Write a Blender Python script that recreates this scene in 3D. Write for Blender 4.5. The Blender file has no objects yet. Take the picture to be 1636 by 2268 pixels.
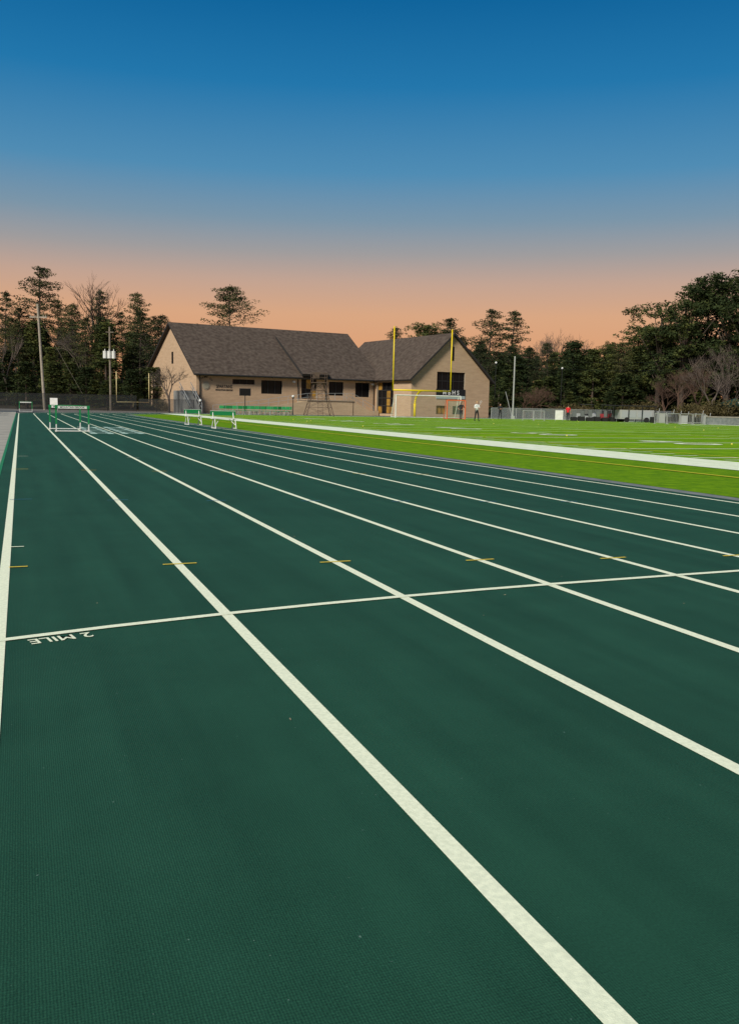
import bpy, math, random
from mathutils import Vector, Matrix
R = random.Random(7)
scene = bpy.context.scene
H_EYE = 1.15
# ---------------------------------------------------------------- materials
def lin(c):
    return tuple(((x/255)/12.92 if x/255 <= .04045 else (((x/255)+.055)/1.055)**2.4) for x in c)
MATS = {}
def mat(name, col, rough=.8, col2=None, scale=3., detail=6, bump=0., bscale=None, metal=0., spec=.3, coord='Object', lo=.35, hi=.65, nrough=.5):
    if name in MATS: return MATS[name]
    m = bpy.data.materials.new(name); m.use_nodes = True
    nt = m.node_tree; b = nt.nodes['Principled BSDF']
    b.inputs['Base Color'].default_value = (*col, 1)
    b.inputs['Roughness'].default_value = rough
    b.inputs['Metallic'].default_value = metal
    b.inputs['Specular IOR Level'].default_value = spec
    tc = nt.nodes.new('ShaderNodeTexCoord')
    if col2:
        n = nt.nodes.new('ShaderNodeTexNoise'); n.inputs['Scale'].default_value = scale; n.inputs['Detail'].default_value = detail; n.inputs['Roughness'].default_value = nrough
        nt.links.new(tc.outputs[coord], n.inputs['Vector'])
        r = nt.nodes.new('ShaderNodeValToRGB')
        r.color_ramp.elements[0].position = lo; r.color_ramp.elements[0].color = (*col, 1)
        r.color_ramp.elements[1].position = hi; r.color_ramp.elements[1].color = (*col2, 1)
        nt.links.new(n.outputs['Fac'], r.inputs['Fac']); nt.links.new(r.outputs['Color'], b.inputs['Base Color'])
    if bump:
        n2 = nt.nodes.new('ShaderNodeTexNoise'); n2.inputs['Scale'].default_value = bscale or scale*8; n2.inputs['Detail'].default_value = 8
        nt.links.new(tc.outputs[coord], n2.inputs['Vector'])
        bp = nt.nodes.new('ShaderNodeBump'); bp.inputs['Strength'].default_value = bump; bp.inputs['Distance'].default_value = .02
        nt.links.new(n2.outputs['Fac'], bp.inputs['Height']); nt.links.new(bp.outputs['Normal'], b.inputs['Normal'])
    MATS[name] = m
    return m

def track_mat():
    m = bpy.data.materials.new('track_rubber'); m.use_nodes = True; nt = m.node_tree; b = nt.nodes['Principled BSDF']
    L = nt.links.new; N = nt.nodes.new
    tc = N('ShaderNodeTexCoord'); mp = N('ShaderNodeMapping'); mp.inputs['Rotation'].default_value = (0, 0, math.radians(-21.6)); L(tc.outputs['Object'], mp.inputs['Vector'])
    big = N('ShaderNodeTexNoise'); big.inputs['Scale'].default_value = 1.3; big.inputs['Detail'].default_value = 12; big.inputs['Roughness'].default_value = .72; L(mp.outputs[0], big.inputs['Vector'])
    ms = N('ShaderNodeMapping'); ms.inputs['Scale'].default_value = (2.2, .12, 1); L(mp.outputs[0], ms.inputs['Vector'])
    st = N('ShaderNodeTexNoise'); st.inputs['Scale'].default_value = 2.; st.inputs['Detail'].default_value = 4; L(ms.outputs[0], st.inputs['Vector'])
    fine = N('ShaderNodeTexNoise'); fine.inputs['Scale'].default_value = 150; fine.inputs['Detail'].default_value = 4; fine.inputs['Roughness'].default_value = .7; L(mp.outputs[0], fine.inputs['Vector'])
    a1 = N('ShaderNodeMath'); a1.operation = 'ADD'; L(big.outputs['Fac'], a1.inputs[0]); L(st.outputs['Fac'], a1.inputs[1])
    a2 = N('ShaderNodeMath'); a2.operation = 'MULTIPLY_ADD'; a2.inputs[1].default_value = 2.2; L(fine.outputs['Fac'], a2.inputs[0]); L(a1.outputs[0], a2.inputs[2])
    dv = N('ShaderNodeMath'); dv.operation = 'DIVIDE'; dv.inputs[1].default_value = 4.2; L(a2.outputs[0], dv.inputs[0])
    r = N('ShaderNodeValToRGB'); r.color_ramp.elements[0].position = .38; r.color_ramp.elements[1].position = .62
    r.color_ramp.elements[0].color = (.0045, .040, .022, 1); r.color_ramp.elements[1].color = (.017, .086, .050, 1)
    L(dv.outputs[0], r.inputs['Fac'])
    fl = N('ShaderNodeTexNoise'); fl.inputs['Scale'].default_value = 60; fl.inputs['Detail'].default_value = 2; L(mp.outputs[0], fl.inputs['Vector'])
    fr = N('ShaderNodeValToRGB'); fr.color_ramp.elements[0].position = .75; fr.color_ramp.elements[1].position = .79; L(fl.outputs['Fac'], fr.inputs['Fac'])
    mx = N('ShaderNodeMixRGB'); mx.inputs['Color2'].default_value = (.12, .2, .16, 1); L(fr.outputs['Color'], mx.inputs['Fac']); L(r.outputs['Color'], mx.inputs['Color1'])
    L(mx.outputs[0], b.inputs['Base Color'])
    b.inputs['Roughness'].default_value = .8; b.inputs['Specular IOR Level'].default_value = .22
    w = N('ShaderNodeTexWave'); w.bands_direction = 'X'; w.inputs['Scale'].default_value = 48; w.inputs['Distortion'].default_value = 1.2; w.inputs['Detail'].default_value = 1; L(mp.outputs[0], w.inputs['Vector'])
    w2 = N('ShaderNodeTexWave'); w2.bands_direction = 'Y'; w2.inputs['Scale'].default_value = 40; w2.inputs['Distortion'].default_value = 1.5; L(mp.outputs[0], w2.inputs['Vector'])
    s1 = N('ShaderNodeMath'); s1.operation = 'ADD'; L(w.outputs['Fac'], s1.inputs[0]); L(w2.outputs['Fac'], s1.inputs[1])
    s2 = N('ShaderNodeMath'); s2.operation = 'MULTIPLY_ADD'; s2.inputs[1].default_value = 3.; L(fine.outputs['Fac'], s2.inputs[0]); L(s1.outputs[0], s2.inputs[2])
    bp = N('ShaderNodeBump'); bp.inputs['Strength'].default_value = .4; bp.inputs['Distance'].default_value = .0014
    L(s2.outputs[0], bp.inputs['Height']); L(bp.outputs['Normal'], b.inputs['Normal'])
    return m

def brick_mat(name, c1, c2, mortar, sc):
    m = bpy.data.materials.new(name); m.use_nodes = True; nt = m.node_tree; b = nt.nodes['Principled BSDF']
    L = nt.links.new; N = nt.nodes.new
    tc = N('ShaderNodeTexCoord'); sp = N('ShaderNodeSeparateXYZ'); L(tc.outputs['Object'], sp.inputs[0])
    ad = N('ShaderNodeMath'); ad.operation = 'ADD'; L(sp.outputs['X'], ad.inputs[0]); L(sp.outputs['Y'], ad.inputs[1])
    cb = N('ShaderNodeCombineXYZ'); L(ad.outputs[0], cb.inputs['X']); L(sp.outputs['Z'], cb.inputs['Y'])
    br = N('ShaderNodeTexBrick'); br.inputs['Scale'].default_value = sc; br.inputs['Color1'].default_value = (*c1, 1); br.inputs['Color2'].default_value = (*c2, 1); br.inputs['Mortar'].default_value = (*mortar, 1)
    br.inputs['Mortar Size'].default_value = .03; L(cb.outputs[0], br.inputs['Vector'])
    mz_ = N('ShaderNodeMapping'); mz_.inputs['Scale'].default_value = (1, 1, 5); L(tc.outputs['Object'], mz_.inputs['Vector'])
    n = N('ShaderNodeTexNoise'); n.inputs['Scale'].default_value = .8; n.inputs['Detail'].default_value = 9; n.inputs['Roughness'].default_value = .65; L(mz_.outputs[0], n.inputs['Vector'])
    r = N('ShaderNodeValToRGB'); r.color_ramp.elements[0].color = (.84, .82, .80, 1); r.color_ramp.elements[0].position = .3; r.color_ramp.elements[1].color = (1.06, 1.06, 1.06, 1); r.color_ramp.elements[1].position = .7
    L(n.outputs['Fac'], r.inputs['Fac'])
    mx = N('ShaderNodeMixRGB'); mx.blend_type = 'MULTIPLY'; mx.inputs['Fac'].default_value = 1; L(br.outputs['Color'], mx.inputs['Color1']); L(r.outputs['Color'], mx.inputs['Color2'])
    L(mx.outputs[0], b.inputs['Base Color']); b.inputs['Roughness'].default_value = .9
    return m

def mesh_mat(name, col, fac):
    m = bpy.data.materials.new(name); m.use_nodes = True; nt = m.node_tree
    b = nt.nodes['Principled BSDF']; b.inputs['Base Color'].default_value = (*col, 1)
    t = nt.nodes.new('ShaderNodeBsdfTransparent'); x = nt.nodes.new('ShaderNodeMixShader'); x.inputs[0].default_value = fac
    nt.links.new(t.outputs[0], x.inputs[1]); nt.links.new(b.outputs[0], x.inputs[2]); nt.links.new(x.outputs[0], nt.nodes['Material Output'].inputs[0])
    return m

M_track = track_mat()
M_line = mat('line_paint', (.88, .90, .66), .7, (.74, .77, .56), 60, 4, .2, 300)
M_yel = mat('yellow_paint', (.75, .55, .05), .6)
M_blu = mat('blue_paint', (.04, .16, .26), .6)
M_turf = mat('turf', (.11, .24, .001), .95, (.21, .37, .002), 1.2, 14, .5, 60, spec=.08, nrough=.75, lo=.4, hi=.6)
M_turf2 = mat('turf_apron', (.075, .185, .001), .95, (.16, .30, .002), 3, 14, .8, 40, spec=.08, nrough=.78, lo=.4, hi=.6)
M_tline = mat('turf_paint', (.84, .87, .68), .8, (.64, .71, .48), 4, 12, nrough=.7)
M_tyel = mat('turf_yellow', (.55, .5, .02), .8)
M_conc = mat('concrete', (.28, .26, .22), .9, (.38, .35, .29), 1.5, 8, .2)
M_curb = mat('curb_grey', (.13, .15, .145), .9, (.20, .215, .205), 4)
M_ground = mat('ground_asphalt', (.10, .095, .09), .95, (.17, .155, .135), .3, 8)
M_leaf = mat('leaf_litter', (.03, .024, .015), 1, (.07, .05, .028), .6, 10, .6)
M_brick = brick_mat('tan_brick', (.50, .345, .215), (.45, .30, .185), (.44, .32, .21), 4.)
M_brick2 = brick_mat('tan_brick_low', (.52, .39, .25), (.46, .34, .21), (.44, .34, .22), 4.)
M_roof = mat('shingle', (.062, .046, .037), .95, (.11, .085, .068), 2.2, 12, .6, 14, spec=.1)
M_fascia = mat('dark_trim', (.03, .028, .027), .6)
M_soff = mat('stone_trim', (.33, .27, .2), .8)
M_glass = mat('dark_glass', (.008, .008, .009), .25, spec=.15)
M_glowpaint = mat('painted_glow_glass', (.42, .23, .04), .3, (.22, .12, .03), 1.3, 2)  # warm interior glow and amber reflection painted into the pane colour
M_green = mat('green_paint', (.01, .20, .06), .5)
M_dgreen = mat('dark_green', (.01, .07, .04), .6)
M_white = mat('white_paint', (.72, .72, .68), .5, (.6, .6, .56), 3)
M_alu = mat('aluminium', (.42, .43, .42), .45, metal=.4)
M_yp = mat('goal_yellow', (.68, .50, .01), .4)
M_black = mat('black_metal', (.015, .015, .016), .6)
M_wood = mat('pole_wood', (.16, .13, .1), .9, (.25, .21, .16), 5)
M_bark = mat('bark', (.06, .045, .035), .95, (.12, .09, .07), 4)
M_twig = mat('twig', (.11, .085, .07), .95)
M_twigr = mat('twig_red', (.11, .065, .045), .95)
M_red = mat('red_paint', (.22, .02, .025), .7)
M_orange = mat('orange_paint', (.6, .12, .04), .6)
M_skin = mat('skin', (.45, .25, .17), .6)
M_hair = mat('hair', (.04, .025, .015), .8)
M_cloth_w = mat('cloth_white', (.7, .7, .68), .9)
M_cloth_k = mat('cloth_dark', (.02, .022, .025), .9)
M_cloth_r = mat('cloth_red', (.5, .015, .02), .9)
M_rust = mat('brown_steel', (.09, .06, .045), .8)
M_net = mesh_mat('net', (.6, .6, .55), .22)
M_chain = mesh_mat('chain_link', (.02, .022, .022), .5)
M_chaing = mesh_mat('chain_grey', (.22, .24, .24), .5)
def foliage(name, c1, c2, c3):
    m = bpy.data.materials.new(name); m.use_nodes = True; nt = m.node_tree; b = nt.nodes['Principled BSDF']; L = nt.links.new; N = nt.nodes.new
    tc = N('ShaderNodeTexCoord'); n = N('ShaderNodeTexNoise'); n.inputs['Scale'].default_value = .9; n.inputs['Detail'].default_value = 6; L(tc.outputs['Object'], n.inputs['Vector'])
    oi = N('ShaderNodeObjectInfo'); mu = N('ShaderNodeMath'); mu.operation = 'MULTIPLY_ADD'; mu.inputs[1].default_value = .25; L(oi.outputs['Random'], mu.inputs[0])
    sb = N('ShaderNodeMath'); sb.operation = 'SUBTRACT'; sb.inputs[1].default_value = .11; L(n.outputs['Fac'], sb.inputs[0]); L(sb.outputs[0], mu.inputs[2])
    r = N('ShaderNodeValToRGB'); e = r.color_ramp.elements; e[0].position = .32; e[0].color = (*c1, 1); e[1].position = .7; e[1].color = (*c3, 1); x = e.new(.5); x.color = (*c2, 1)
    L(mu.outputs[0], r.inputs['Fac']); L(r.outputs['Color'], b.inputs['Base Color']); b.inputs['Roughness'].default_value = .8; b.inputs['Specular IOR Level'].default_value = .1
    return m
M_pine = foliage('pine_needles', (.020, .028, .013), (.038, .048, .019), (.08, .082, .03))
M_ever = foliage('evergreen', (.017, .028, .011), (.036, .050, .017), (.09, .098, .026))
M_hedge = foliage('shrub', (.06, .05, .02), (.10, .08, .035), (.16, .12, .06))

# ---------------------------------------------------------------- mesh builder
class MB:
    def __init__(s, M=None): s.v = []; s.f = []; s.m = []; s.M = M
    def add(s, pts, faces, mi=0):
        o = len(s.v)
        for p in pts:
            p = Vector(p); s.v.append(tuple(s.M @ p) if s.M else tuple(p))
        for f in faces: s.f.append([o+i for i in f]); s.m.append(mi)
    def poly(s, pts, mi=0): s.add(pts, [list(range(len(pts)))], mi)
    def box(s, x0, x1, y0, y1, z0, z1, mi=0):
        p = [(x0,y0,z0),(x1,y0,z0),(x1,y1,z0),(x0,y1,z0),(x0,y0,z1),(x1,y0,z1),(x1,y1,z1),(x0,y1,z1)]
        s.add(p, [(0,3,2,1),(4,5,6,7),(0,1,5,4),(1,2,6,5),(2,3,7,6),(3,0,4,7)], mi)
    def slab(s, p, th, mi=0, mi2=None):
        p = [Vector(q) for q in p]; n = (p[1]-p[0]).cross(p[3]-p[0]).normalized()
        if n.z < 0: n = -n
        lo = [q-n*th for q in p]
        s.add(p+lo, [(0,1,2,3)], mi); s.add(p+lo, [(7,6,5,4),(0,4,5,1),(1,5,6,2),(2,6,7,3),(3,7,4,0)], mi if mi2 is None else mi2)
    def tube(s, a, b, r0, r1=None, n=6, mi=0, cap=True):
        a = Vector(a); b = Vector(b); r1 = r0 if r1 is None else r1
        d = (b-a)
        if d.length < 1e-6: return
        d.normalize(); u = d.orthogonal().normalized(); w = d.cross(u)
        P = [a+(u*math.cos(2*math.pi*i/n)+w*math.sin(2*math.pi*i/n))*r0 for i in range(n)] + [b+(u*math.cos(2*math.pi*i/n)+w*math.sin(2*math.pi*i/n))*r1 for i in range(n)]
        F = [(i,(i+1)%n,n+(i+1)%n,n+i) for i in range(n)]
        if cap: F += [tuple(range(n-1,-1,-1)), tuple(range(n,2*n))]
        s.add(P, F, mi)
    def path(s, pts, r, n=6, mi=0):
        for i in range(len(pts)-1): s.tube(pts[i], pts[i+1], r, r, n, mi)
    def ball(s, c, r, mi=0, nu=10, nv=6):
        if not hasattr(r, '__len__'): r = (r, r, r)
        P = []; F = []
        for j in range(nv+1):
            t = math.pi*j/nv
            for i in range(nu):
                a = 2*math.pi*i/nu; P.append((c[0]+r[0]*math.sin(t)*math.cos(a), c[1]+r[1]*math.sin(t)*math.sin(a), c[2]+r[2]*math.cos(t)))
        for j in range(nv):
            for i in range(nu): F.append((j*nu+i, (j+1)*nu+i, (j+1)*nu+(i+1)%nu, j*nu+(i+1)%nu))
        s.add(P, F, mi)
    def mesh(s, name, mats, smooth=False):
        me = bpy.data.meshes.new(name); me.from_pydata(s.v, [], s.f)
        for m in mats: me.materials.append(m)
        me.polygons.foreach_set('material_index', s.m)
        if smooth: me.polygons.foreach_set('use_smooth', [True]*len(s.f))
        me.update(); return me
    def build(s, name, mats, parent=None, smooth=False, loc=None, rz=0):
        o = bpy.data.objects.new(name, s.mesh(name, mats, smooth)); scene.collection.objects.link(o)
        if parent: o.parent = parent
        if loc is not None: o.location = loc; o.rotation_euler = (0, 0, rz)
        return o
def empty(name, loc=(0,0,0), rz=0):
    e = bpy.data.objects.new(name, None); scene.collection.objects.link(e); e.location = loc; e.rotation_euler = (0,0,rz); e.empty_display_size = .3
    return e
def text(name, body, size, m, M, parent=None, sx=1., align='CENTER', extrude=0.0):
    cu = bpy.data.curves.new(name, 'FONT'); cu.body = body; cu.size = size; cu.align_x = align; cu.extrude = extrude; cu.offset = size*.012
    t = bpy.data.objects.new(name+'_t', cu); scene.collection.objects.link(t)
    dg = bpy.context.evaluated_depsgraph_get(); dg.update()
    me = bpy.data.meshes.new_from_object(t.evaluated_get(dg)); bpy.data.objects.remove(t)
    me.transform(Matrix.Diagonal((sx,1,1,1))); me.transform(M); me.materials.clear(); me.materials.append(m)
    o = bpy.data.objects.new(name, me); scene.collection.objects.link(o)
    if parent: o.parent = parent
    return o

# ---------------------------------------------------------------- track frame
TH = math.atan(.396)
t = Vector((-math.sin(TH), math.cos(TH), 0)); n_ = Vector((math.cos(TH), math.sin(TH), 0))
def T(a, b, z=0): return n_*a + t*b + Vector((0,0,z))
def S(bt, d, z=0): return Vector((bt*d, d, z))   # survey: bearing tangent, forward distance

A_OUT, A_IN, CEN, B0 = -.33, 8.86, 40., 80.
def ring(a):
    fr = (a-A_OUT)/(A_IN-A_OUT); sa = CEN-a; sb = 22.3-fr*8.3
    P = [(a, -14.+i*4) for i in range(int((B0+14)/4)+1)]
    P = [(x, min(y, B0)) for x, y in P]
    if P[-1][1] < B0: P.append((a, B0))
    for i in range(1, 49):
        th = math.pi-math.pi*i/48; P.append((CEN+sa*math.cos(th), B0+sb*math.sin(th)))
    P += [(CEN+sa, y) for y in (60, 40, 20, 0, -14)]
    return P
def strip(a0, a1, z, name, m, parent=None):
    p = ring(a0); q = ring(a1); mb = MB()
    pts = []; F = []
    for x, y in zip(p, q): pts += [T(*x, z), T(*y, z)]
    for i in range(len(p)-1): F.append((2*i, 2*i+1, 2*i+3, 2*i+2))
    mb.add(pts, F); return mb.build(name, [m], parent)

g = MB(); g.poly([(-2500,-800,-.05),(2500,-800,-.05),(2500,3500,-.05),(-2500,3500,-.05)]); g.build('ground', [M_ground])
strip(A_OUT, A_IN, 0, 'running_track', M_track)
strip(A_IN-.02, 9.14, .004, 'track_curb', M_curb)
LN = [-.125, 1.024, 2.14, 3.235, 4.31, 5.385, 6.44, 7.51, 8.62]
lines = empty('lane_lines')
for i, a in enumerate(LN): strip(a-.031, a+.031, .003, 'lane_line', M_line, lines)
strip(-.36, -.31, .004, 'track_edge_strip', M_green)
mb = MB(); mb.poly([T(-6,-14,-.012), T(-.36,-14,-.012), T(-.36,97,-.012), T(-6,97,-.012)]); mb.build('concrete_walk', [M_conc])
marks = empty('track_markings')
pts = [(-.156,4.46),(.4,4.585),(1.024,4.694),(1.6,4.772),(2.14,4.828),(2.7,4.872),(3.235,4.90),(4.31,4.93),(5.385,4.95),(6.5,4.97),(7.51,4.99),(8.65,5.01)]
mb = MB()
for (a0,b0),(a1,b1) in zip(pts, pts[1:]):
    mb.poly([T(a0,b0-.027,.005), T(a1,b1-.027,.005), T(a1,b1+.027,.005), T(a0,b0+.027,.005)])
mb.build('start_line', [M_line], marks)
def ticks(bs, m, half=.12, w=.013, name='tick'):
    mb = MB()
    for a, b in bs:
        l = half
        mb.poly([T(a-l,b-w,.006), T(a+l,b-w,.006), T(a+l,b+w,.006), T(a-l,b+w,.006)])
    mb.build(name, [m], marks)
ticks([(1.035,6.28),(2.14,6.07),(3.235,5.86),(4.31,5.66),(5.385,5.50),(6.44,5.3)], M_yel)
ticks([(-.04,6.45)], M_yel, .06)
ticks([(-.02,10.9),(1.035,10.63),(2.14,10.35),(3.235,10.1),(4.31,9.85),(5.385,9.6),(6.44,9.4)], M_blu)
ticks([(-.02,15.7),(1.035,15.35),(2.14,15.0),(3.235,14.7),(4.31,14.4),(5.385,14.1),(6.44,13.8)], M_yel)
ticks([(-.05,7.35)], M_line, .05); ticks([(.0,19.3),(1.035,19.0),(2.14,18.7)], M_line, .12)
Mt = Matrix((( -n_.x, -t.x, 0, 0), (-n_.y, -t.y, 0, 0), (0,0,1,0), (0,0,0,1)))
p0 = T(.295, 4.50, .004)
text('two_mile_lettering', '2 MILE', .125, M_line, Matrix.Translation(p0) @ Matrix.Rotation(.22,4,'Z') @ Mt, marks, sx=.86, align='LEFT')
mb = MB()
for lane, (a0, a1) in enumerate([(2.3,3.1),(3.4,4.2)]):
    for k in range(4):
        b = 32.5+k*2.3+lane*.3; w = 1.6
        mb.poly([T(a0,b,.006),T(a0+.22,b,.006),T(a0+.22,b+w,.006),T(a0,b+w,.006)])
        mb.poly([T(a1-.22,b,.006),T(a1,b,.006),T(a1,b+w,.006),T(a1-.22,b+w,.006)])
        mb.poly([T(a0+.22,b+w*.4,.006),T(a1-.22,b+w*.4,.006),T(a1-.22,b+w*.65,.006),T(a0+.22,b+w*.65,.006)])
mb.build('lane_stencil', [mat('faded_paint', (.5,.65,.55), .8, (.25,.38,.32), 5, 6)], marks)
mb = MB()
for k in range(14):
    a = R.uniform(.2, 5); b = R.uniform(2.2, 9); q = R.uniform(0, 6); s = R.uniform(.005,.011)
    c = T(a,b,.006); d = Vector((math.cos(q), math.sin(q), .15))*s; e = Vector((-math.sin(q), math.cos(q), .3))*s*.45
    mb.poly([c-d, c+e, c+d, c-e])
mb.build('fallen_leaves', [mat('dry_leaf', (.3,.25,.15))])

# ---------------------------------------------------------------- turf
ZT = -.038
def turf(a_in, z, name, m):
    mb = MB(); p = [q for q in ring(a_in)]
    ins = [T(x, y, z) for x, y in p]; pts = []; F = []
    for (x, y), q in zip(p, ins): pts += [q, T(CEN, min(y, B0), z)]
    for i in range(len(p)-1): F.append((2*i, 2*i+1, 2*i+3, 2*i+2))
    mb.add(pts, F); return mb.build(name, [m])
turf(9.12, .046+ZT, 'turf_apron', M_turf2)
FA0, FA1, FB1 = 15.75, 64.6, 91.
mb = MB()
k = 0; b = FB1-9.14; zf = .05+ZT
mb.poly([T(FA0,b,zf),T(FA1,b,zf),T(FA1,FB1,zf),T(FA0,FB1,zf)],0)
while b > -12:
    mb.poly([T(FA0,b-4.572,zf),T(FA1,b-4.572,zf),T(FA1,b,zf),T(FA0,b,zf)], k%2); k += 1; b -= 4.572
mb.build('football_field', [M_turf, mat('turf_b', (.095,.22,.001), .95, (.185,.345,.002), 1.2, 14, .5, 60, spec=.08, nrough=.75, lo=.4, hi=.6)])
fm = empty('field_markings', (0,0,ZT))
mb = MB()
mb.poly([T(13.5,-14,.054),T(FA0,-14,.054),T(FA0,FB1+1.8,.054),T(13.5,FB1+1.8,.054)])
mb.poly([T(FA0,FB1,.055),T(FA1,FB1,.055),T(FA1,FB1+1.6,.055),T(FA0,FB1+1.6,.055)])
mb.poly([T(FA1,-14,.054),T(FA1+1.8,-14,.054),T(FA1+1.8,FB1,.054),T(FA1,FB1,.054)])
b = FB1-9.14; i = 0; G0 = b
while b > -12:
    w = .085 if i else .12
    mb.poly([T(FA0+.1,b-w,.056),T(FA1,b-w,.056),T(FA1,b+w,.056),T(FA0+.1,b+w,.056)])
    for j in range(1,5):
        bb = b-j*.9144
        for a in (FA0+.3, 31.9, 47.5, FA1-.9): mb.poly([T(a,bb-.06,.056),T(a+.8,bb-.06,.056),T(a+.8,bb+.06,.056),T(a,bb+.06,.056)])
    b -= 4.572; i += 1
mb.build('yard_lines', [M_tline], fm)
mb = MB()
for a, w in ((11.9,.06),(17.4,.05),(63,.05)): mb.poly([T(a-w,-14,.058),T(a+w,-14,.058),T(a+w,84,.058),T(a-w,84,.058)])
for b in (74,57,36): mb.poly([T(17.4,b-.05,.06),T(63,b-.05,.06),T(63,b+.05,.06),T(17.4,b+.05,.06)])
mb.build('yellow_field_lines', [M_tyel], fm)
Mn = Matrix(((-t.x, n_.x,0,0),(-t.y,n_.y,0,0),(0,0,1,0),(0,0,0,1)))
for i, lab in enumerate(['1 0','2 0','3 0','4 0','5 0','4 0','3 0']):
    b = G0-9.144*(i+1)
    text('yard_number', lab, 2.6, M_tline, Matrix.Translation(T(22.3,b,.062)) @ Mn, fm, sx=1.15)
Mn2 = Matrix(((t.x, -n_.x,0,0),(t.y,-n_.y,0,0),(0,0,1,0),(0,0,0,1)))
for i, lab in enumerate(['1 0','2 0','3 0','4 0']):
    text('yard_number', lab, 2.6, M_tline, Matrix.Translation(T(58.,G0-9.144*(i+1),.062)) @ Mn2, fm, sx=1.15)
# practice balls on the turf
mb = MB()
for k in range(16): c = T(R.uniform(17,60), R.uniform(18,80), .05); mb.ball((c.x,c.y,.045), .035, 0, 8, 5)
mb.build('lacrosse_balls', [mat('ball_yellow',(.7,.6,.1))])

# ---------------------------------------------------------------- hillside
def sm(x, a, b):
    x = max(0, min(1, (x-a)/(b-a))); return x*x*(3-2*x)
def hill(x, y):
    l = sm(-x/y, .17, .24)*sm(y, 112, 165)*5.5
    r = sm(x/y, .12, .2)*sm(y, 122, 175)*3.
    return max(l, r)
mb = MB(); xs = [-260+i*6 for i in range(88)]; ys = [108+j*6 for j in range(30)]
P = [(x, y, hill(x, y)-.1+(R.uniform(-.12,.12) if hill(x,y) > .3 else 0)) for y in ys for x in xs]
nx = len(xs); mb.add(P, [(j*nx+i, j*nx+i+1, (j+1)*nx+i+1, (j+1)*nx+i) for j in range(len(ys)-1) for i in range(nx-1)])
mb.build('hillside', [M_leaf], smooth=True)

# ---------------------------------------------------------------- house
ANG = math.atan2(.505, .863)
house = empty('brick_school_building', (-21.3, 108, 0), ANG)
def wall(mb, L, z0, z1, ops, P, mi=0, depth=.2, gm=1):
    xs = sorted({0, L, *[o[0] for o in ops], *[o[1] for o in ops]}); zs = sorted({z0, z1, *[o[2] for o in ops], *[o[3] for o in ops]})
    zs = [z for z in zs if z0 <= z <= z1]
    for i in range(len(xs)-1):
        for j in range(len(zs)-1):
            cx = (xs[i]+xs[i+1])/2; cz = (zs[j]+zs[j+1])/2
            if any(o[0] < cx < o[1] and o[2] < cz < o[3] for o in ops): continue
            mb.poly([P(xs[i],0,zs[j]), P(xs[i+1],0,zs[j]), P(xs[i+1],0,zs[j+1]), P(xs[i],0,zs[j+1])], mi)
def window(mb, o, P, cols=2, rows=1, depth=.22, fr=.07, pglow=.5):
    x0, x1, a, b, gmi = o
    for i in range(cols):
        for j in range(rows):
            u0 = x0+(x1-x0)*i/cols; u1 = x0+(x1-x0)*(i+1)/cols; v0 = a+(b-a)*j/rows; v1 = a+(b-a)*(j+1)/rows
            g_ = gmi if gmi == 1 else (2 if R.random() < pglow else 1)
            mb.poly([P(u0,depth,v0),P(u1,depth,v0),P(u1,depth,v1),P(u0,depth,v1)], g_)
    for q in ([(x0,0,a),(x0,depth,a),(x0,depth,b),(x0,0,b)],[(x1,0,a),(x1,depth,a),(x1,depth,b),(x1,0,b)],[(x0,0,a),(x1,0,a),(x1,depth,a),(x0,depth,a)],[(x0,0,b),(x1,0,b),(x1,depth,b),(x0,depth,b)]):
        mb.poly([P(*v) for v in q], 4)
    def bar(u0,u1,v0,v1):
        c = [P(u0,depth-.07,v0),P(u1,depth-.07,v0),P(u1,depth-.07,v1),P(u0,depth-.07,v1)]
        mb.poly(c, 3)
    for i in range(cols+1):
        u = x0+(x1-x0)*i/cols; u0 = max(x0,u-fr/2); u1 = min(x1,u+fr/2); bar(u0,u1,a,b)
    for j in range(rows+1):
        v = a+(b-a)*j/rows; bar(x0,x1,max(a,v-fr/2),min(b,v+fr/2))
HM = [M_brick, M_glass, M_glowpaint, M_fascia, M_soff, M_roof]
mb = MB()
PF = lambda x,d,z: (x, d, z)
ops = [(4.65,7.6,3.6,4.2,1),(8.5,11.4,2.5,4.2,1),(14.1,16.3,2.0,4.5,2),(18.1,20.3,2.5,4.3,1),(22.1,24.3,2.4,4.3,1)]
wall(mb, 25.2, -.1, 5.0, ops, PF)
for o, c in zip(ops, (3,3,3,2,2)): window(mb, o, PF, c, 2 if o[4] == 2 else 1)
mb.poly([(0,0,-.1),(0,0,5.0),(0,9.5,11.3),(0,19,5.9),(0,19,-.1)],0)
mb.box(-.05,.0,8.9,9.5,6.2,7.7,1)
mb.poly([(0,19,-.1),(25.2,19,-.1),(25.2,19,5.9),(0,19,5.9)],0)
mb.poly([(25.2,0,4),(25.2,0,5.0),(25.2,9.5,11.3),(25.2,19,5.9),(25.2,19,4)],0)
PS = lambda x,d,z: (25.2+d, -9+x, z)
opss = [(4.3,8.6,.25,4.4,2)]
wall(mb, 9, -.1, 5.0, opss, PS); window(mb, opss[0], PS, 4, 4, .3, .1, .45)
PR = lambda x,d,z: (25.2+x, -9+d, z)
opr = [(3.9,8.35,2.3,5.8,1),(3.9,5.7,.35,1.45,2),(6.5,8.35,.35,1.45,1)]
W = 12.4
def hw(z): return (z-5)/(10.65-5)*W/2
wall(mb, W, -.1, 5.0, [(o[0],o[1],o[2],min(o[3],5.0),o[4]) for o in opr], PR)
z = 5.8
mb.poly([PR(0,0,5),PR(3.9,0,5),PR(3.9,0,z),PR(hw(z),0,z)],0); mb.poly([PR(8.35,0,5),PR(W,0,5),PR(W-hw(z),0,z),PR(8.35,0,z)],0)
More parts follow.
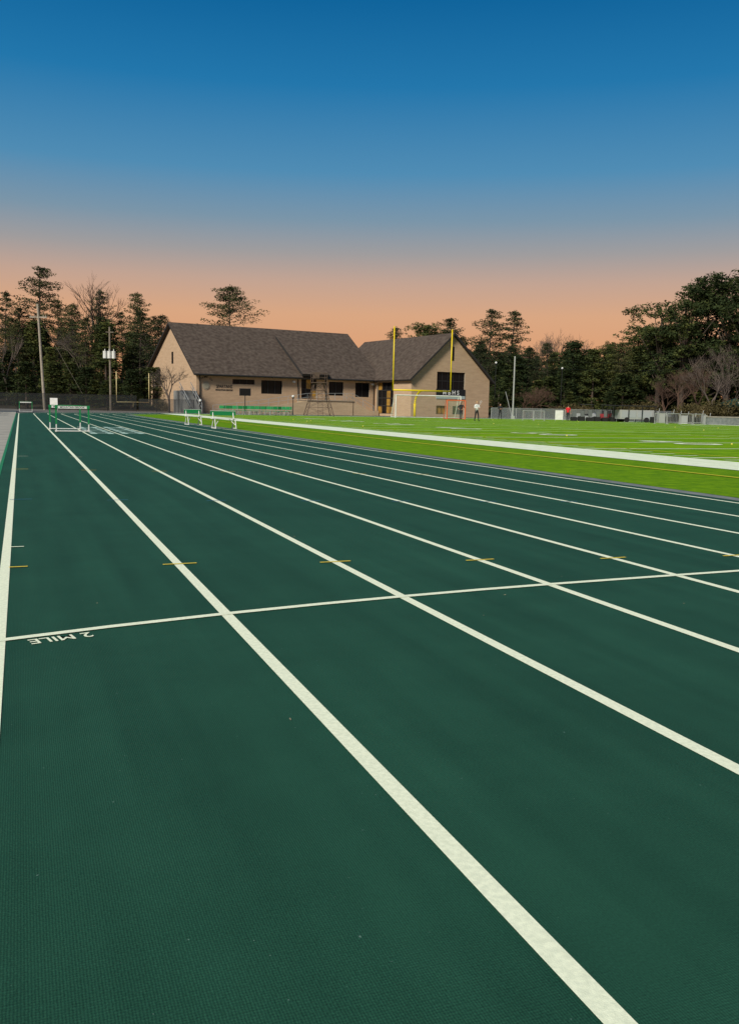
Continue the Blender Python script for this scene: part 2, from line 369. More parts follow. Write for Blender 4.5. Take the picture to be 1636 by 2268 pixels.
mb.poly([PR(hw(z),0,z),PR(W-hw(z),0,z),PR(W/2,0,10.65)],0)
window(mb, opr[0], PR, 5, 3); window(mb, opr[1], PR, 2, 1, pglow=1.); window(mb, opr[2], PR, 2)
mb.box(25.2+6.05,25.2+6.45,-9.04,-9.0,7.3,9.1,1)
mb.poly([(37.6,-9,-.1),(37.6,14,-.1),(37.6,14,5),(37.6,-9,5)],0)
mb.poly([(25.2,14,-.1),(37.6,14,-.1),(37.6,14,5),(31.4,14,10.65),(25.2,14,5)],0)
mb.box(-.03,13.7,-.06,-.003,4.55,4.68,4); mb.box(17.5,25.1,-.06,-.003,4.55,4.68,4)
mb.build('walls', HM, house)
rf = MB()
def mz(w): return 5.0+(11.35-5.0)*w/9.5 if w <= 9.5 else 11.35-(11.35-5.9)*(w-9.5)/9.5
rf.slab([(-.5,-.7,mz(-.7)+.15),(26.,-.7,mz(-.7)+.15),(26.,9.5,11.5),(-.5,9.5,11.5)], .22, 0, 1)
rf.slab([(-.5,9.5,11.5),(26.,9.5,11.5),(26.,19.6,5.7),(-.5,19.6,5.7)], .22, 0, 1)
rf.slab([(13.7,-1.2,5.15),(17.5,-1.2,5.15),(17.5,7.2,10.35),(13.7,7.2,10.35)], .35, 0, 1)
def rz_(x): return 10.85-(abs(x-31.4))*(10.65-5)/6.2
rf.slab([(31.4,-9.5,10.85),(31.4,14,10.85),(24.6,14,rz_(24.6)),(24.6,-9.5,rz_(24.6))], .22, 0, 1)
rf.slab([(31.4,-9.5,10.85),(38.2,-9.5,rz_(38.2)),(38.2,14,rz_(38.2)),(31.4,14,10.85)], .22, 0, 1)
rf.tube((-.5,-.78,4.62),(13.6,-.78,4.62),.09,mi=1); rf.tube((17.6,-.78,4.62),(24.5,-.78,4.62),.09,mi=1)
for s in (.4,13.6,17.6,24.9): rf.tube((s,-.1,4.6),(s,-.1,.2),.06,mi=1)
rf.build('roof', [M_roof, M_fascia], house)
def roof_mat_fix():
    nt = M_roof.node_tree; L = nt.links.new; N = nt.nodes.new
    b = nt.nodes['Principled BSDF']; src = b.inputs['Base Color'].links[0].from_socket
    tc = N('ShaderNodeTexCoord'); w = N('ShaderNodeTexWave'); w.bands_direction = 'Z'; w.inputs['Scale'].default_value = 1.6; w.inputs['Distortion'].default_value = .4; L(tc.outputs['Object'], w.inputs['Vector'])
    r = N('ShaderNodeValToRGB'); r.color_ramp.elements[0].color = (.78,.78,.78,1); r.color_ramp.elements[1].color = (1.1,1.1,1.1,1); L(w.outputs['Fac'], r.inputs['Fac'])
    mx = N('ShaderNodeMixRGB'); mx.blend_type = 'MULTIPLY'; mx.inputs['Fac'].default_value = 1; L(src, mx.inputs['Color1']); L(r.outputs['Color'], mx.inputs['Color2']); L(mx.outputs[0], b.inputs['Base Color'])
roof_mat_fix()
RX = Matrix.Rotation(math.pi/2, 4, 'X')
text('spartans_lettering', 'SPARTANS', .52, M_fascia, Matrix.Translation((3.55,-.03,3.1)) @ RX, house, sx=.85, extrude=.01)
text('mountain_brook_lettering', 'MOUNTAIN BROOK', .26, M_fascia, Matrix.Translation((3.55,-.03,2.75)) @ RX, house, sx=.95, extrude=.01)
for i, ch in enumerate('HOME OF'):
    an = math.radians(125-i*15)
    if ch != ' ': text('arc_letter', ch, .34, M_fascia, Matrix.Translation((1.2+.8*math.cos(an),-.03,3.4+.85*math.sin(an))) @ RX @ Matrix.Rotation(an-math.pi/2,4,'Z'), house, extrude=.01)
mb = MB(); mb.tube((1.2,-.05,3.3),(1.2,0,3.3),.5,n=24,mi=0); mb.tube((1.2,-.08,3.3),(1.2,-.05,3.3),.36,n=20,mi=1); mb.build('crest_disc', [M_soff, mat('crest_grey',(.3,.27,.2))], house)
mb = MB(); mb.box(29.0,33.6,-9.07,-9.02,2.35,2.75,1); mb.box(29.0,33.6,-9.07,-9.02,2.78,3.6,0)
mb.build('window_banner', [M_black, mat('banner_pale',(.35,.42,.4))], house)
text('mbhs_lettering', 'M B H S', .78, M_cloth_w, Matrix.Translation((31.3,-9.09,2.9)) @ RX, house, extrude=.01)
tr = MB()
tr.add([(5.5,-3.2,-.1),(13.5,-3.2,-.1),(13.5,-3.2,1.7),(5.5,-3.2,.5),(5.5,-2.9,-.1),(13.5,-2.9,-.1),(13.5,-2.9,1.7),(5.5,-2.9,.5)], [(0,1,2,3),(7,6,5,4),(3,2,6,7),(0,3,7,4),(1,5,6,2)],0)
tr.box(13.5,20.0,-3.2,-.01,-.1,1.75,0)
tr.box(13.4,20.1,-3.3,-.02,1.75,1.87,1)
for i in range(9): tr.box(20.0+i*.3,20.3+i*.3,-3.0,-1.4,-.1,1.7-i*.19,1)
tr.box(20.0,25.0,-1.35,-.01,-.1,.6,0)
tr.add([(20.1,-3.2,-.1),(23.2,-3.2,-.1),(23.2,-3.2,.25),(20.1,-3.2,1.8),(20.1,-3.0,-.1),(23.2,-3.0,-.1),(23.2,-3.0,.25),(20.1,-3.0,1.8)], [(0,1,2,3),(7,6,5,4),(3,2,6,7),(1,5,6,2)],0)
tr.build('terrace', [M_brick2, M_soff], house)
rl = MB()
def rail(mb, pts, h=.95, sp=1.2, r=.03):
    for p, q in zip(pts, pts[1:]):
        p = Vector(p); q = Vector(q); L = (q-p).length; k = max(1, int(L/sp))
        for hh in (h, h*.5): mb.tube(p+Vector((0,0,hh)), q+Vector((0,0,hh)), r, n=4)
        for i in range(k+1): c = p.lerp(q, i/k); mb.tube(c, c+Vector((0,0,h)), r, n=4)
rail(rl, [(1.0,-3.0,0.),(5.5,-3.05,.5),(13.5,-3.05,1.7),(20.,-3.05,1.87),(23.2,-3.1,.3)])
rail(rl, [(20.,-1.35,1.8),(22.9,-1.35,.2)])
rl.build('railing', [M_alu], house)
st = MB()
for i in range(12): st.box(-2.4,-1.,-5+i*.35,-4.65+i*.35,-.1,.22*(i+1),0)
st.box(-2.6,-.2,-.8,.8,-.1,2.6,0)
for sx in (-2.4,-1.):
    for i in range(0,12,3): st.tube((sx,-4.8+i*.35,.22*i),(sx,-4.8+i*.35,.22*i+1.1),.04,n=4,mi=1)
    st.tube((sx,-4.8,1.1),(sx,-.8,3.6),.04,n=4,mi=1); st.tube((sx,-4.8,.6),(sx,-.8,3.1),.03,n=4,mi=1)
st.build('side_stairs', [mat('stair_grey',(.2,.2,.19),.9), M_alu], house)
mb = MB()
for s in (12.8,24.5): mb.box(s,s+.35,-.25,0,4.0,4.25)
mb.build('wall_lamps', [M_white], house)

# ---------------------------------------------------------------- goal posts
def goalpost(loc, rz, half, zc, up, r, m, name, goose=True):
    mb = MB()
    mb.tube((-half,0,zc),(half,0,zc),r*1.25,n=10); 
    for s in (-1,1): mb.tube((s*half,0,zc),(s*half*1.0,0,zc+up),r,n=8); mb.ball((s*half,0,zc+up),r*1.1)
    if goose:
        P = [(0,1.9,0)] + [(0, 1.9*math.cos(a*math.pi/24), 1.4+(zc-1.4)*math.sin(a*math.pi/24)) for a in range(0,13)]
        mb.path(P, r*1.5, 12); mb.tube((0,1.9,0),(0,1.9,1.6),.15,n=12)
    else: mb.tube((0,0,-.5),(0,0,zc),r*1.3)
    mb.build(name, [m], loc=loc, rz=rz, smooth=True)
goalpost(T(42.2,91.2), TH, 3.56, 3.05, 6.9, .075, M_yp, 'goal_post')
goalpost(S(-.2685,112,1.0), math.radians(58), 2.7, 0.1, 3.7, .05, mat('pale_yellow',(.6,.5,.25),.5), 'goal_post', False)

def pipe_goal(name, loc, rz, w, h, d, r, m, netm):
    e = empty(name, loc, rz); mb = MB()
    for s in (-w/2, w/2):
        mb.tube((s,0,0),(s,0,h),r,n=8); mb.tube((s,0,h),(s,d*.35,h),r*.7); mb.tube((s,d*.35,h),(s,d,0),r*.7); mb.tube((s,0,r),(s,d,r),r*.7)
    mb.tube((-w/2,0,h),(w/2,0,h),r,n=8); mb.tube((-w/2,d,r),(w/2,d,r),r*.7); mb.tube((-w/2,d*.35,h),(w/2,d*.35,h),r*.5)
    mb.build('frame', [m], e)
    nb = MB(); nb.poly([(-w/2,d*.35,h),(w/2,d*.35,h),(w/2,d,0),(-w/2,d,0)])
    for s in (-w/2,w/2): nb.poly([(s,0,0),(s,d,0),(s,d*.35,h),(s,0,h)])
    nb.build('net', [netm], e)
pipe_goal('soccer_goal', S(.064,96.5,.01), TH*.6, 7.32, 2.44, 2., .06, M_white, mesh_mat('net_faint',(.7,.7,.7),.10))
pipe_goal('lacrosse_goal', S(.0953,92,.01), .1, 1.9, 1.95, 1.9, .06, M_orange, M_net)

# ---------------------------------------------------------------- hurdles
def hurdle(loc, rz, name='hurdle', txt=True):
    e = empty(name, loc, rz); mb = MB(); w = .56; h = .97
    mb.box(-.6,.6,-.012,.012,h-.11,h,0)
    mb.box(-.6,.6,-.016,.016,h-.014,h+.004,1); mb.box(-.6,-.5,-.017,.017,h-.11,h-.013,1); mb.box(.5,.6,-.017,.017,h-.11,h-.013,1)
    for s in (-1,1):
        mb.box(s*w-.03,s*w+.03,.013,.05,.30,h-.02,1)
        mb.box(s*w-.02,s*w+.02,.016,.046,.03,.30,0)
        mb.box(s*w-.03,s*w+.03,.02,.68,.02,.07,0)
        mb.box(s*w-.04,s*w+.04,.55,.70,.02,.10,2)
        mb.tube((s*w,.32,.06),(s*w,.04,.42),.012,mi=0,n=5)
    mb.tube((-w,.03,.05),(w,.03,.05),.02,mi=0)
    mb.build('frame', [M_white, M_green, M_black], e)
    if txt: text('board_lettering', 'MOUNTAIN BROOK', .095, M_dgreen, Matrix.Translation((0,-.014,h-.092)) @ RX, e, sx=.98)
    return e
hurdle(T(1.75,33.8,.0), TH); hurdle(T(1.62,36.6,.0), TH)
hurdle(T(.48,90,.0), TH, txt=False)
# ---------------------------------------------------------------- benches
def bench(loc, rz, L=.78):
    e = empty('team_bench', loc, rz); mb = MB()
    mb.box(-L,L,0,.14,.44,.475,0); mb.box(-L,L,.16,.30,.44,.475,0)
    mb.box(-L,L,.36,.385,.60,.80,1); mb.box(-L,L,.358,.387,.80,.815,0)
    for s in (-L*.8,L*.8):
        mb.tube((s,.02,.43),(s,-.12,.02),.022); mb.tube((s,.28,.43),(s,.50,.02),.022); mb.tube((s,.28,.43),(s,.40,.81),.022)
        mb.tube((s,-.16,.02),(s,.55,.02),.022); mb.tube((s,0,.43),(s,.3,.43),.022)
        mb.tube((s,-.08,.15),(s*.5,.15,.43),.015)
    mb.build('frame_and_seat', [M_white, M_green], e)
bench(S(-.1648,40.5,.01), .45, .60); bench(S(-.1995,46.5,.01), .5, .44)

ch = MB()
def chair(mb, x, y, rz):
    mb.M = Matrix.Translation((x,y,0)) @ Matrix.Rotation(rz,4,'Z')
    mb.box(-.22,.22,-.22,.22,.43,.47,0); mb.box(-.22,.22,.2,.24,.62,.95,0)
    for sx in (-.22,.22): mb.tube((sx,-.2,.43),(sx,-.22,0),.018,mi=1,n=4); mb.tube((sx,.22,.95),(sx,.26,0),.018,mi=1,n=4); mb.tube((sx,-.22,.0),(sx,.2,.43),.014,mi=1,n=4)
    mb.M = None
for r_ in range(3):
    for i in range(12): chair(ch, i*.62+R.uniform(-.1,.1)+r_*.2, r_*.9, R.uniform(-.5,.5))
o = ch.build('chair_rows', [M_green, M_alu, M_fascia], loc=S(-.169,93,.01), rz=.12)
mb = MB(); mb.box(-.62,.62,-.06,.06,2.05,2.85,0); mb.box(-.56,.56,-.065,-.06,2.1,2.8,1); mb.tube((0,0,0),(0,0,2.1),.05,mi=0); mb.build('display_board', [M_black, M_glass], loc=S(-.1425,97), rz=0)
# filming tower
tw = MB(); hb, ht, hh = 1.5, .55, 3.6
lv = [0, .95, 1.9, 2.8, 3.6]
def cor(z, i):
    f = z/hh; h = hb+(ht-hb)*f; sx, sy = [(-1,-1),(1,-1),(1,1),(-1,1)][i]; return Vector((sx*h, sy*h, z))
for i in range(4):
    tw.tube(cor(0,i), cor(hh,i), .035)
    for j in range(len(lv)-1):
        a, b = lv[j], lv[j+1]; k = (i+1)%4
        tw.tube(cor(a,i), cor(b,k), .018, n=4); tw.tube(cor(a,k), cor(b,i), .018, n=4); tw.tube(cor(b,i), cor(b,k), .025, n=4)
tw.box(-.8,.8,-.8,.8,3.6,3.68)
for i in range(4):
    sx, sy = [(-1,-1),(1,-1),(1,1),(-1,1)][i]; ex, ey = [(1,-1),(1,1),(-1,1),(-1,-1)][i]
    tw.tube((sx*.78,sy*.78,3.68),(sx*.78,sy*.78,4.75),.03); tw.tube((sx*.78,sy*.78,4.7),(ex*.78,ey*.78,4.7),.025); tw.tube((sx*.78,sy*.78,4.2),(ex*.78,ey*.78,4.2),.02)
for z in [i*.3 for i in range(12)]: tw.tube((-.25,-1.5+z*.26,z),(.25,-1.5+z*.26,z),.015,n=4)
tw.tube((-.25,-1.5,0),(-.25,-.55,3.6),.02); tw.tube((.25,-1.5,0),(.25,-.55,3.6),.02)
tw.box(-.6,.0,-.3,.3,4.1,4.75)
tw.build('filming_tower', [M_rust], loc=S(-.0595,98), rz=.2)

# ---------------------------------------------------------------- poles
mb = MB(); mb.tube((0,0,0),(-.55,0,12.3),.17,.12,10); mb.box(-1.5,.5,-.06,.06,10.7,10.85); 
for x in (-1.4,-.9,.1,.4): mb.tube((x,0,10.85),(x,0,11.05),.05)
mb.tube((-.5,0,11),(3.2,4,2),.015,n=4); mb.build('utility_pole', [mat('pole_pale', (.27,.23,.18), .9, (.38,.33,.26), 5)], loc=S(-.3685,105))
mb = MB(); mb.tube((0,0,0),(0,0,10.4),.14,.10,10); mb.box(-.5,.5,-.05,.05,9.7,9.8)
for x in (-.55,0,.55): mb.tube((x,-.25,6.5),(x,-.25,7.4),.23,n=12,mi=1); mb.tube((x,-.25,7.4),(x,-.25,7.65),.05,mi=1)
mb.box(-.9,.9,-.06,.06,6.7,6.8); mb.build('utility_pole', [M_wood, M_white], loc=S(-.294,112))
mb = MB(); mb.tube((0,0,0),(0,0,7.3),.10,.08,10); mb.tube((0,0,0),(-.9,0.3,3.2),.03); mb.box(-.2,.2,-.2,.2,0,.4); mb.build('light_pole', [M_alu], loc=S(.1592,104))
def lamp(loc, h, dark=True):
    mb = MB(); mb.tube((0,0,0),(0,0,h),.05,.04,8); mb.tube((0,0,h),(0,0,h+.12),.1,.16,8); mb.ball((0,0,h+.24),(.16,.16,.16),1); mb.build('lamp_post', [M_black, M_white], loc=loc)
lamp(S(.1383,124), 7.3); lamp(S(.2126,128,.5), 6.4); lamp(S(.283,128,.5), 4.5); lamp(S(-.0885,103), 1.9); lamp(S(-.193,100), 1.2)
mb = MB()
def cable(p, q, sag, r=.02, k=14):
    P = [Vector(p).lerp(Vector(q), i/k)-Vector((0,0,4*sag*(i/k)*(1-i/k))) for i in range(k+1)]
    mb.path(P, r, 3)
cable(S(.16,104,7.2), S(.45,112,9.5), 1.2); cable(S(.16,104,6.4), S(.45,112,8.3), 1.2); cable(S(-.375,105,10.9), S(-.294,112,9.8), .7)
cable(S(-.375,105,10.9), S(-.6,90,11.5), .5)
mb.build('power_cable', [M_black])

# ---------------------------------------------------------------- fences
def fence(name, p, q, h, m, pm, sp=3., banner=None):
    e = empty(name); mb = MB(); p = Vector(p); q = Vector(q); k = max(1, int((q-p).length/sp))
    for i in range(k+1): c = p.lerp(q, i/k); mb.tube(c, c+Vector((0,0,h)), .035, n=5)
    mb.tube(p+Vector((0,0,h)), q+Vector((0,0,h)), .025, n=4); mb.tube(p+Vector((0,0,.1)), q+Vector((0,0,.1)), .02, n=4)
    mb.build('posts', [pm], e)
    f = MB(); f.poly([p+Vector((0,0,.1)), q+Vector((0,0,.1)), q+Vector((0,0,h)), p+Vector((0,0,h))]); f.build('mesh', [m], e)
    return e
fence('chain_link_fence', S(-.47,100), S(-.265,106), 1.9, M_chain, M_black)
fence('chain_link_fence', S(-.262,106), S(-.20,101), 1.5, M_chain, M_black)
fence('chain_link_fence', S(.135,106), S(.42,116), 1.3, M_chaing, M_alu)
def barrier(loc, w, rz):
    mb = MB(); mb.tube((-w/2,0,1.05),(w/2,0,1.05),.03); mb.tube((-w/2,0,.2),(w/2,0,.2),.03)
    for s in (-w/2,w/2): mb.tube((s,0,.0),(s,0,1.05),.03); mb.tube((s,-.3,.02),(s,.3,.02),.03)
    k = int(w/.14)
    for i in range(1,k): x = -w/2+w*i/k; mb.tube((x,0,.2),(x,0,1.05),.012,n=4)
    mb.build('crowd_barrier', [M_alu], loc=loc, rz=rz)
for i in range(2): barrier(S(.1765+i*.0125,96), 1.15, .05)
for i in range(4): barrier(S(.326+i*.0145,88), 1.2, .08)
mb = MB(); mb.box(-.42,.42,-.02,.02,.15,1.15,0); mb.tube((-.4,0,0),(-.4,0,.2),.02,mi=1); mb.tube((.4,0,0),(.4,0,.2),.02,mi=1); mb.build('white_sign', [M_white, M_alu], loc=S(.2115,95))
mb = MB(); mb.box(-.42,.42,-.03,.03,.4,1.4,0); mb.tube((-.4,0,0),(-.4,0,.6),.03,mi=1); mb.tube((.4,0,0),(.4,0,.6),.03,mi=1); mb.build('notice_board', [M_white, M_alu], loc=S(-.358,98))

def cart(loc, rz, body, name='utility_cart'):
    mb = MB()
    mb.add([(-1.2,-.55,.3),(1.2,-.55,.3),(1.25,-.55,.6),(.75,-.55,.95),(.45,-.55,.6),(-.4,-.55,.6),(-.5,-.55,.85),(-1.2,-.55,.85),
            (-1.2,.55,.3),(1.2,.55,.3),(1.25,.55,.6),(.75,.55,.95),(.45,.55,.6),(-.4,.55,.6),(-.5,.55,.85),(-1.2,.55,.85)],
           [(0,1,2,3,4,5,6,7),(15,14,13,12,11,10,9,8)]+[(i,(i+8),((i+1)%8)+8,(i+1)%8) for i in range(8)],0)
    mb.box(-.45,.05,-.5,.5,.6,.8,1); mb.box(-.5,-.38,-.5,.5,.8,1.25,1)
    for x in (-.55,.7):
        for y in (-.5,.5): mb.tube((x,y,.85),(x+(-.1 if x>0 else 0),y,1.85),.025,mi=1)
    mb.box(-.75,.75,-.6,.6,1.85,1.92,1)
    for x in (-.8,.8):
        for y in (-.6,.5): mb.tube((x,y,.25),(x,y+.12,.25),.25,n=14,mi=1)
    mb.tube((.55,.2,.85),(.3,.2,1.1),.02,mi=1); mb.tube((.28,.2,1.0),(.34,.2,1.18),.13,n=10,mi=1)
    mb.build(name, [body, M_black], loc=loc, rz=rz)
cart(S(.2665,104), .9, M_red); cart(S(.243,102), -.4, mat('grey_body',(.25,.26,.27)))
mb = MB(); mb.box(-1.9,1.9,-.8,.8,.35,1.35,0); mb.box(-2.9,2.1,-1.1,1.1,1.75,1.85,1)
for x in (-2.7,-1,.5,2.0):
    for y in (-1,1): mb.tube((x,y,0),(x,y,1.76),.04,mi=1)
for x in (-1.1,1.1): mb.tube((x,-.85,.28),(x,-.7,.28),.28,n=14,mi=1)
mb.box(-1.7,-.1,-.82,-.8,.5,1.2,2); mb.box(.1,1.7,-.82,-.8,.5,1.2,2)
mb.build('equipment_trailer', [M_alu, M_black, mat('tarp_grey',(.3,.32,.33))], loc=S(.296,98), rz=.06)
mb = MB()
for i in range(9):
    x = i*.8; h = R.uniform(.5,1.1); mb.box(x,x+R.uniform(.35,.7),-.3,.3,0,h,i%3); mb.tube((x,0,h),(x+.1,0,h+.5),.03,mi=1)
mb.build('equipment_pile', [M_black, M_alu, M_fascia], loc=S(.315,95), rz=.05)
mb = MB()
for i in range(7):
    x = i*.9; mb.box(x,x+.6,-.3,.3,.0,.45+.1*(i%2),0); mb.tube((x+.3,0,.4),(x+.3,0,.8),.04,mi=1); mb.box(x+.1,x+.5,-.32,-.12,.5,1.1+.1*(i%3),2)
mb.build('tackling_sled', [M_black, M_alu, mat('pad_grey',(.12,.13,.13))], loc=S(.225,99), rz=.1)
mb = MB(); mb.box(-.2,9,-.2,.2,0,.75,0); mb.box(-.25,9,-.25,.25,.75,.85,1); mb.build('block_wall', [M_curb, M_conc], loc=S(.380,90), rz=.1)
e = empty('canopy_tent', S(.408,106,0), .1)
mb = MB()
for x in (-1.5,1.5):
    for y in (-1.5,1.5): mb.tube((x,y,0),(x,y,2.2),.03,mi=1)
for i in range(4):
    c = [(-1.6,-1.6,2.2),(1.6,-1.6,2.2),(1.6,1.6,2.2),(-1.6,1.6,2.2)]; p, q = c[i], c[(i+1)%4]; mb.poly([p,q,(0,0,3.0)],0); mb.poly([p,q,(q[0],q[1],1.9),(p[0],p[1],1.9)],0)
mb.build('canopy', [mat('canopy_green',(.008,.035,.025)), M_alu], e)
mb = MB(); mb.ball((-.0,-1.2,2.5),(.22,.04,.18)); mb.build('canopy_mark', [M_white], e)

mb = MB()
for i in range(6): mb.box(-1.2-i*.7,-.9-i*.7,0,22,.42+i*.38,.46+i*.38,0); mb.box(-1.3-i*.7,-.6-i*.7,0,22,.1+i*.38,.14+i*.38,0)
for y in range(0,23,2):
    mb.tube((-1,y,.4),(-1,y,0),.03,mi=0); mb.tube((-4.8,y,2.4),(-4.8,y,0),.04,mi=0); mb.tube((-1,y,.1),(-4.8,y,2.2),.03,mi=0)
for z in (.6,1.05): mb.tube((-.55,0,z),(-.55,22,z),.03,mi=0)
for y in range(0,23,2): mb.tube((-.55,y,0),(-.55,y,1.05),.03,mi=0)
mb.build('bleachers', [M_alu], loc=T(-1.7,66), rz=TH)
mb = MB(); mb.box(-5,0,0,6,0,4.1,0); mb.box(-5.3,.3,-.3,6.3,4.1,4.3,1); mb.box(0,.03,2,3,0,2.1,2); mb.box(-3.5,-2,-.03,0,1.5,2.6,2)
for i in range(20): mb.box(-5,0,-.02,0,.2*i,.2*i+.02,1)
mb.build('press_shed', [mat('siding',(.5,.52,.52),.7), M_alu, M_glass], loc=T(-2.9,89), rz=TH)

# ---------------------------------------------------------------- trees
def clump(mb, c, rx, rz, n, s, mi, rr):
    for _ in range(n):
        while True:
            p = Vector((rr.uniform(-1,1), rr.uniform(-1,1), rr.uniform(-1,1)))
            if p.length < 1: break
        q = Vector(c)+Vector((p.x*rx, p.y*rx, p.z*rz)); a = Vector((rr.gauss(0,1),rr.gauss(0,1),rr.gauss(0,.7))).normalized(); b = a.orthogonal().normalized()
        b = (Matrix.Rotation(rr.uniform(0,6.28),3,a) @ b); k = s*rr.uniform(.6,1.3)
        mb.poly([q-a*k, q+b*k*.45, q+a*k, q-b*k*.3], mi)
def pine_mesh(seed, H=18., cs=.45, spread=3.4, umb=.6, nb=46, dens=34, lean=.02, cs2=.17):
    rr = random.Random(seed); mb = MB()
    lx, ly = rr.uniform(-lean,lean), rr.uniform(-lean,lean)
    tp = lambda z: Vector((lx*z+.15*math.sin(z*.4+seed), ly*z, z))
    zs = [i*H/10 for i in range(11)]
    for i in range(10): mb.tube(tp(zs[i]), tp(zs[i+1]), .26*(1-.85*i/10), .26*(1-.85*(i+1)/10), 6, 0, cap=False)
    for i in range(nb):
        f = i/nb; z = H*(cs+(1-cs)*f**.9); prof = math.sin(math.pi*min(1,(f*.85+.15))**umb)**.7 if umb > .5 else (1-f)
        prof = max(.12, prof); L = spread*prof*rr.uniform(.5,1.2); an = i*2.4+rr.uniform(-.5,.5)
        up = rr.uniform(-.05,.45) if f > .2 else rr.uniform(-.2,.2)
        d = Vector((math.cos(an), math.sin(an), up)); p = tp(z); e = p+d*L
        mb.tube(p, e, .05, .015, 3, 0, cap=False)
        k = 3 if L > 1.3 else 2
        for j in range(k):
            c = p.lerp(e, 1-.3*j)+Vector((rr.uniform(-.35,.35),rr.uniform(-.35,.35),rr.uniform(0,.3)))
            clump(mb, c, .62+.12*L, .26+.04*L, dens, cs2, 1, rr)
    clump(mb, tp(H), .5, .5, 40, cs2, 1, rr)
    for i in range(8): z = H*rr.uniform(.18,cs); an = rr.uniform(0,6.28); mb.tube(tp(z), tp(z)+Vector((math.cos(an),math.sin(an),.1))*rr.uniform(.4,1.6), .03, .01, 3, 0, cap=False)
    return mb.mesh('pine', [M_bark, M_pine])
def cone_mesh(seed, H=12., w=2.6):
    rr = random.Random(seed); mb = MB(); mb.tube((0,0,0),(0,0,H),.2,.03,5,0,cap=False)
    for i in range(170):
        f = rr.random()**.8; z = H*(.06+.94*f); r = w*(1-f*.9)**.8*rr.uniform(.4,1.15); an = rr.uniform(0,6.28)
        clump(mb, (math.cos(an)*r*.8, math.sin(an)*r*.8, z), .7, .35, 28, .18, 1, rr)
    return mb.mesh('evergreen', [M_bark, M_ever])
def round_mesh(seed, H=16., w=4.6):
    rr = random.Random(seed); mb = MB(); mb.tube((0,0,0),(0,0,H*.8),.35,.1,7,0,cap=False)
    lobes = [(rr.uniform(-w,w)*.55, rr.uniform(-w,w)*.55, H*rr.uniform(.26,.86), rr.uniform(1.0,2.3)) for _ in range(20)]
    for lx, ly, lz, lr in lobes:
        mb.tube((0,0,lz*.6),(lx,ly,lz),.1,.03,4,0,cap=False)
        for k in range(24):
            v = Vector((rr.gauss(0,1),rr.gauss(0,1),abs(rr.gauss(0,1))-.3)).normalized()*lr*rr.uniform(.6,1.15)
            clump(mb, (lx+v.x, ly+v.y, lz+v.z*.7), .5, .3, 24, .16, 1, rr)
    return mb.mesh('round_pine', [M_bark, M_ever])
def bare_mesh(seed, H=14., m=None, spread=.5, depth=6, r0=.2, trunk=.28):
    rr = random.Random(seed); mb = MB()
    def rec(p, d, L, r, k):
        e = p+d*L; mb.tube(p, e, r, r*.68, 5 if k > 3 else 3, 0, cap=False)
        if k == 0: return
        for i in range(3):
            a = Vector((rr.gauss(0,1),rr.gauss(0,1),rr.gauss(0,.6))); nd = (d+a.normalized()*spread*rr.uniform(.6,1.4)+Vector((0,0,.12))).normalized()
            q = p.lerp(e, rr.uniform(.6,1) if i else 1); rec(q, nd, L*rr.uniform(.62,.82), r*.6, k-1)
    rec(Vector((0,0,0)), Vector((0,0,1)), H*trunk, r0, depth)
    return mb.mesh('bare', [m or M_twig])
PN = [pine_mesh(1), pine_mesh(2, cs=.5, spread=3.0, umb=.7), pine_mesh(3, cs=.35, spread=3.2, umb=.8, nb=56), pine_mesh(4, cs=.55, spread=2.6, nb=34), pine_mesh(5, cs=.25, spread=3.3, umb=.9, nb=64)]
CN = [cone_mesh(11), cone_mesh(12, w=3.1), cone_mesh(13, w=2.2)]
RD = [round_mesh(21), round_mesh(22, w=5.2)]
BR = [bare_mesh(31), bare_mesh(32, spread=.42), bare_mesh(33, spread=.6)]
BRH = 14*.95
def put(name, me, H0, p, H, parent=None, wide=1.):
    o = bpy.data.objects.new(name, me); scene.collection.objects.link(o); s = H/H0
    o.location = p; o.scale = (s*wide, s*wide, s); o.rotation_euler = (0,0,R.uniform(0,6.28))
    if parent: o.parent = parent
    return o
def at(bt, d): v = S(bt, d); v.z = hill(v.x, v.y)-.15; return v
def tall(name, me, H0, bt, d, top, wide=1., parent=None):
    p = at(bt, d); return put(name, me, H0, p, top-p.z, parent, wide)
for me, bt, d, top, w in [(PN[3],-.411,135,17,.9),(PN[1],-.373,140,21.3,1.1),(PN[0],-.350,140,16.5,.9),(PN[3],-.304,140,18.,1.),(PN[1],-.279,142,15,.8),(PN[0],-.261,138,17.5,1.),(PN[2],-.243,142,14.5,.9),(PN[4],-.228,146,13,.9),(PN[2],-.395,138,15.,1.),(PN[4],-.335,136,15.5,1.1)]:
    tall('pine_tree', me, 18, bt, d, top, w)
LP = pine_mesh(77, H=20, cs=.62, spread=4.6, umb=.62, nb=52, dens=40, lean=.005)
put('pine_tree', LP, 20, S(-.159,150), 20.3)
for me, h0, bt, d, top, w in [(RD[0],14.5,.052,160,15.8,1.),(PN[0],18,.026,160,15.,1.1),(PN[1],18,.085,158,16.6,1.2),(PN[2],18,.100,165,14.,1.),(PN[1],18,.128,150,17.3,1.1),(PN[3],18,.154,150,17.2,1.2),(PN[3],18,-.003,165,12.5,1.)]:
    tall('pine_tree', me, h0, bt, d, top, w)
for me, bt, d, top, w in [(RD[0],.296,140,14.5,1.),(RD[1],.321,130,17.,1.1),(RD[0],.347,128,19.,1.15),(RD[1],.372,130,18.6,1.),(RD[0],.398,126,20.,1.1),(RD[1],.420,124,21.,1.15),(RD[0],.449,124,22.,1.1),(RD[1],.275,140,12.2,1.),(RD[0],.335,142,15.,1.)]:
    tall('broad_pine_tree', me, 14.8, bt, d, top, w)
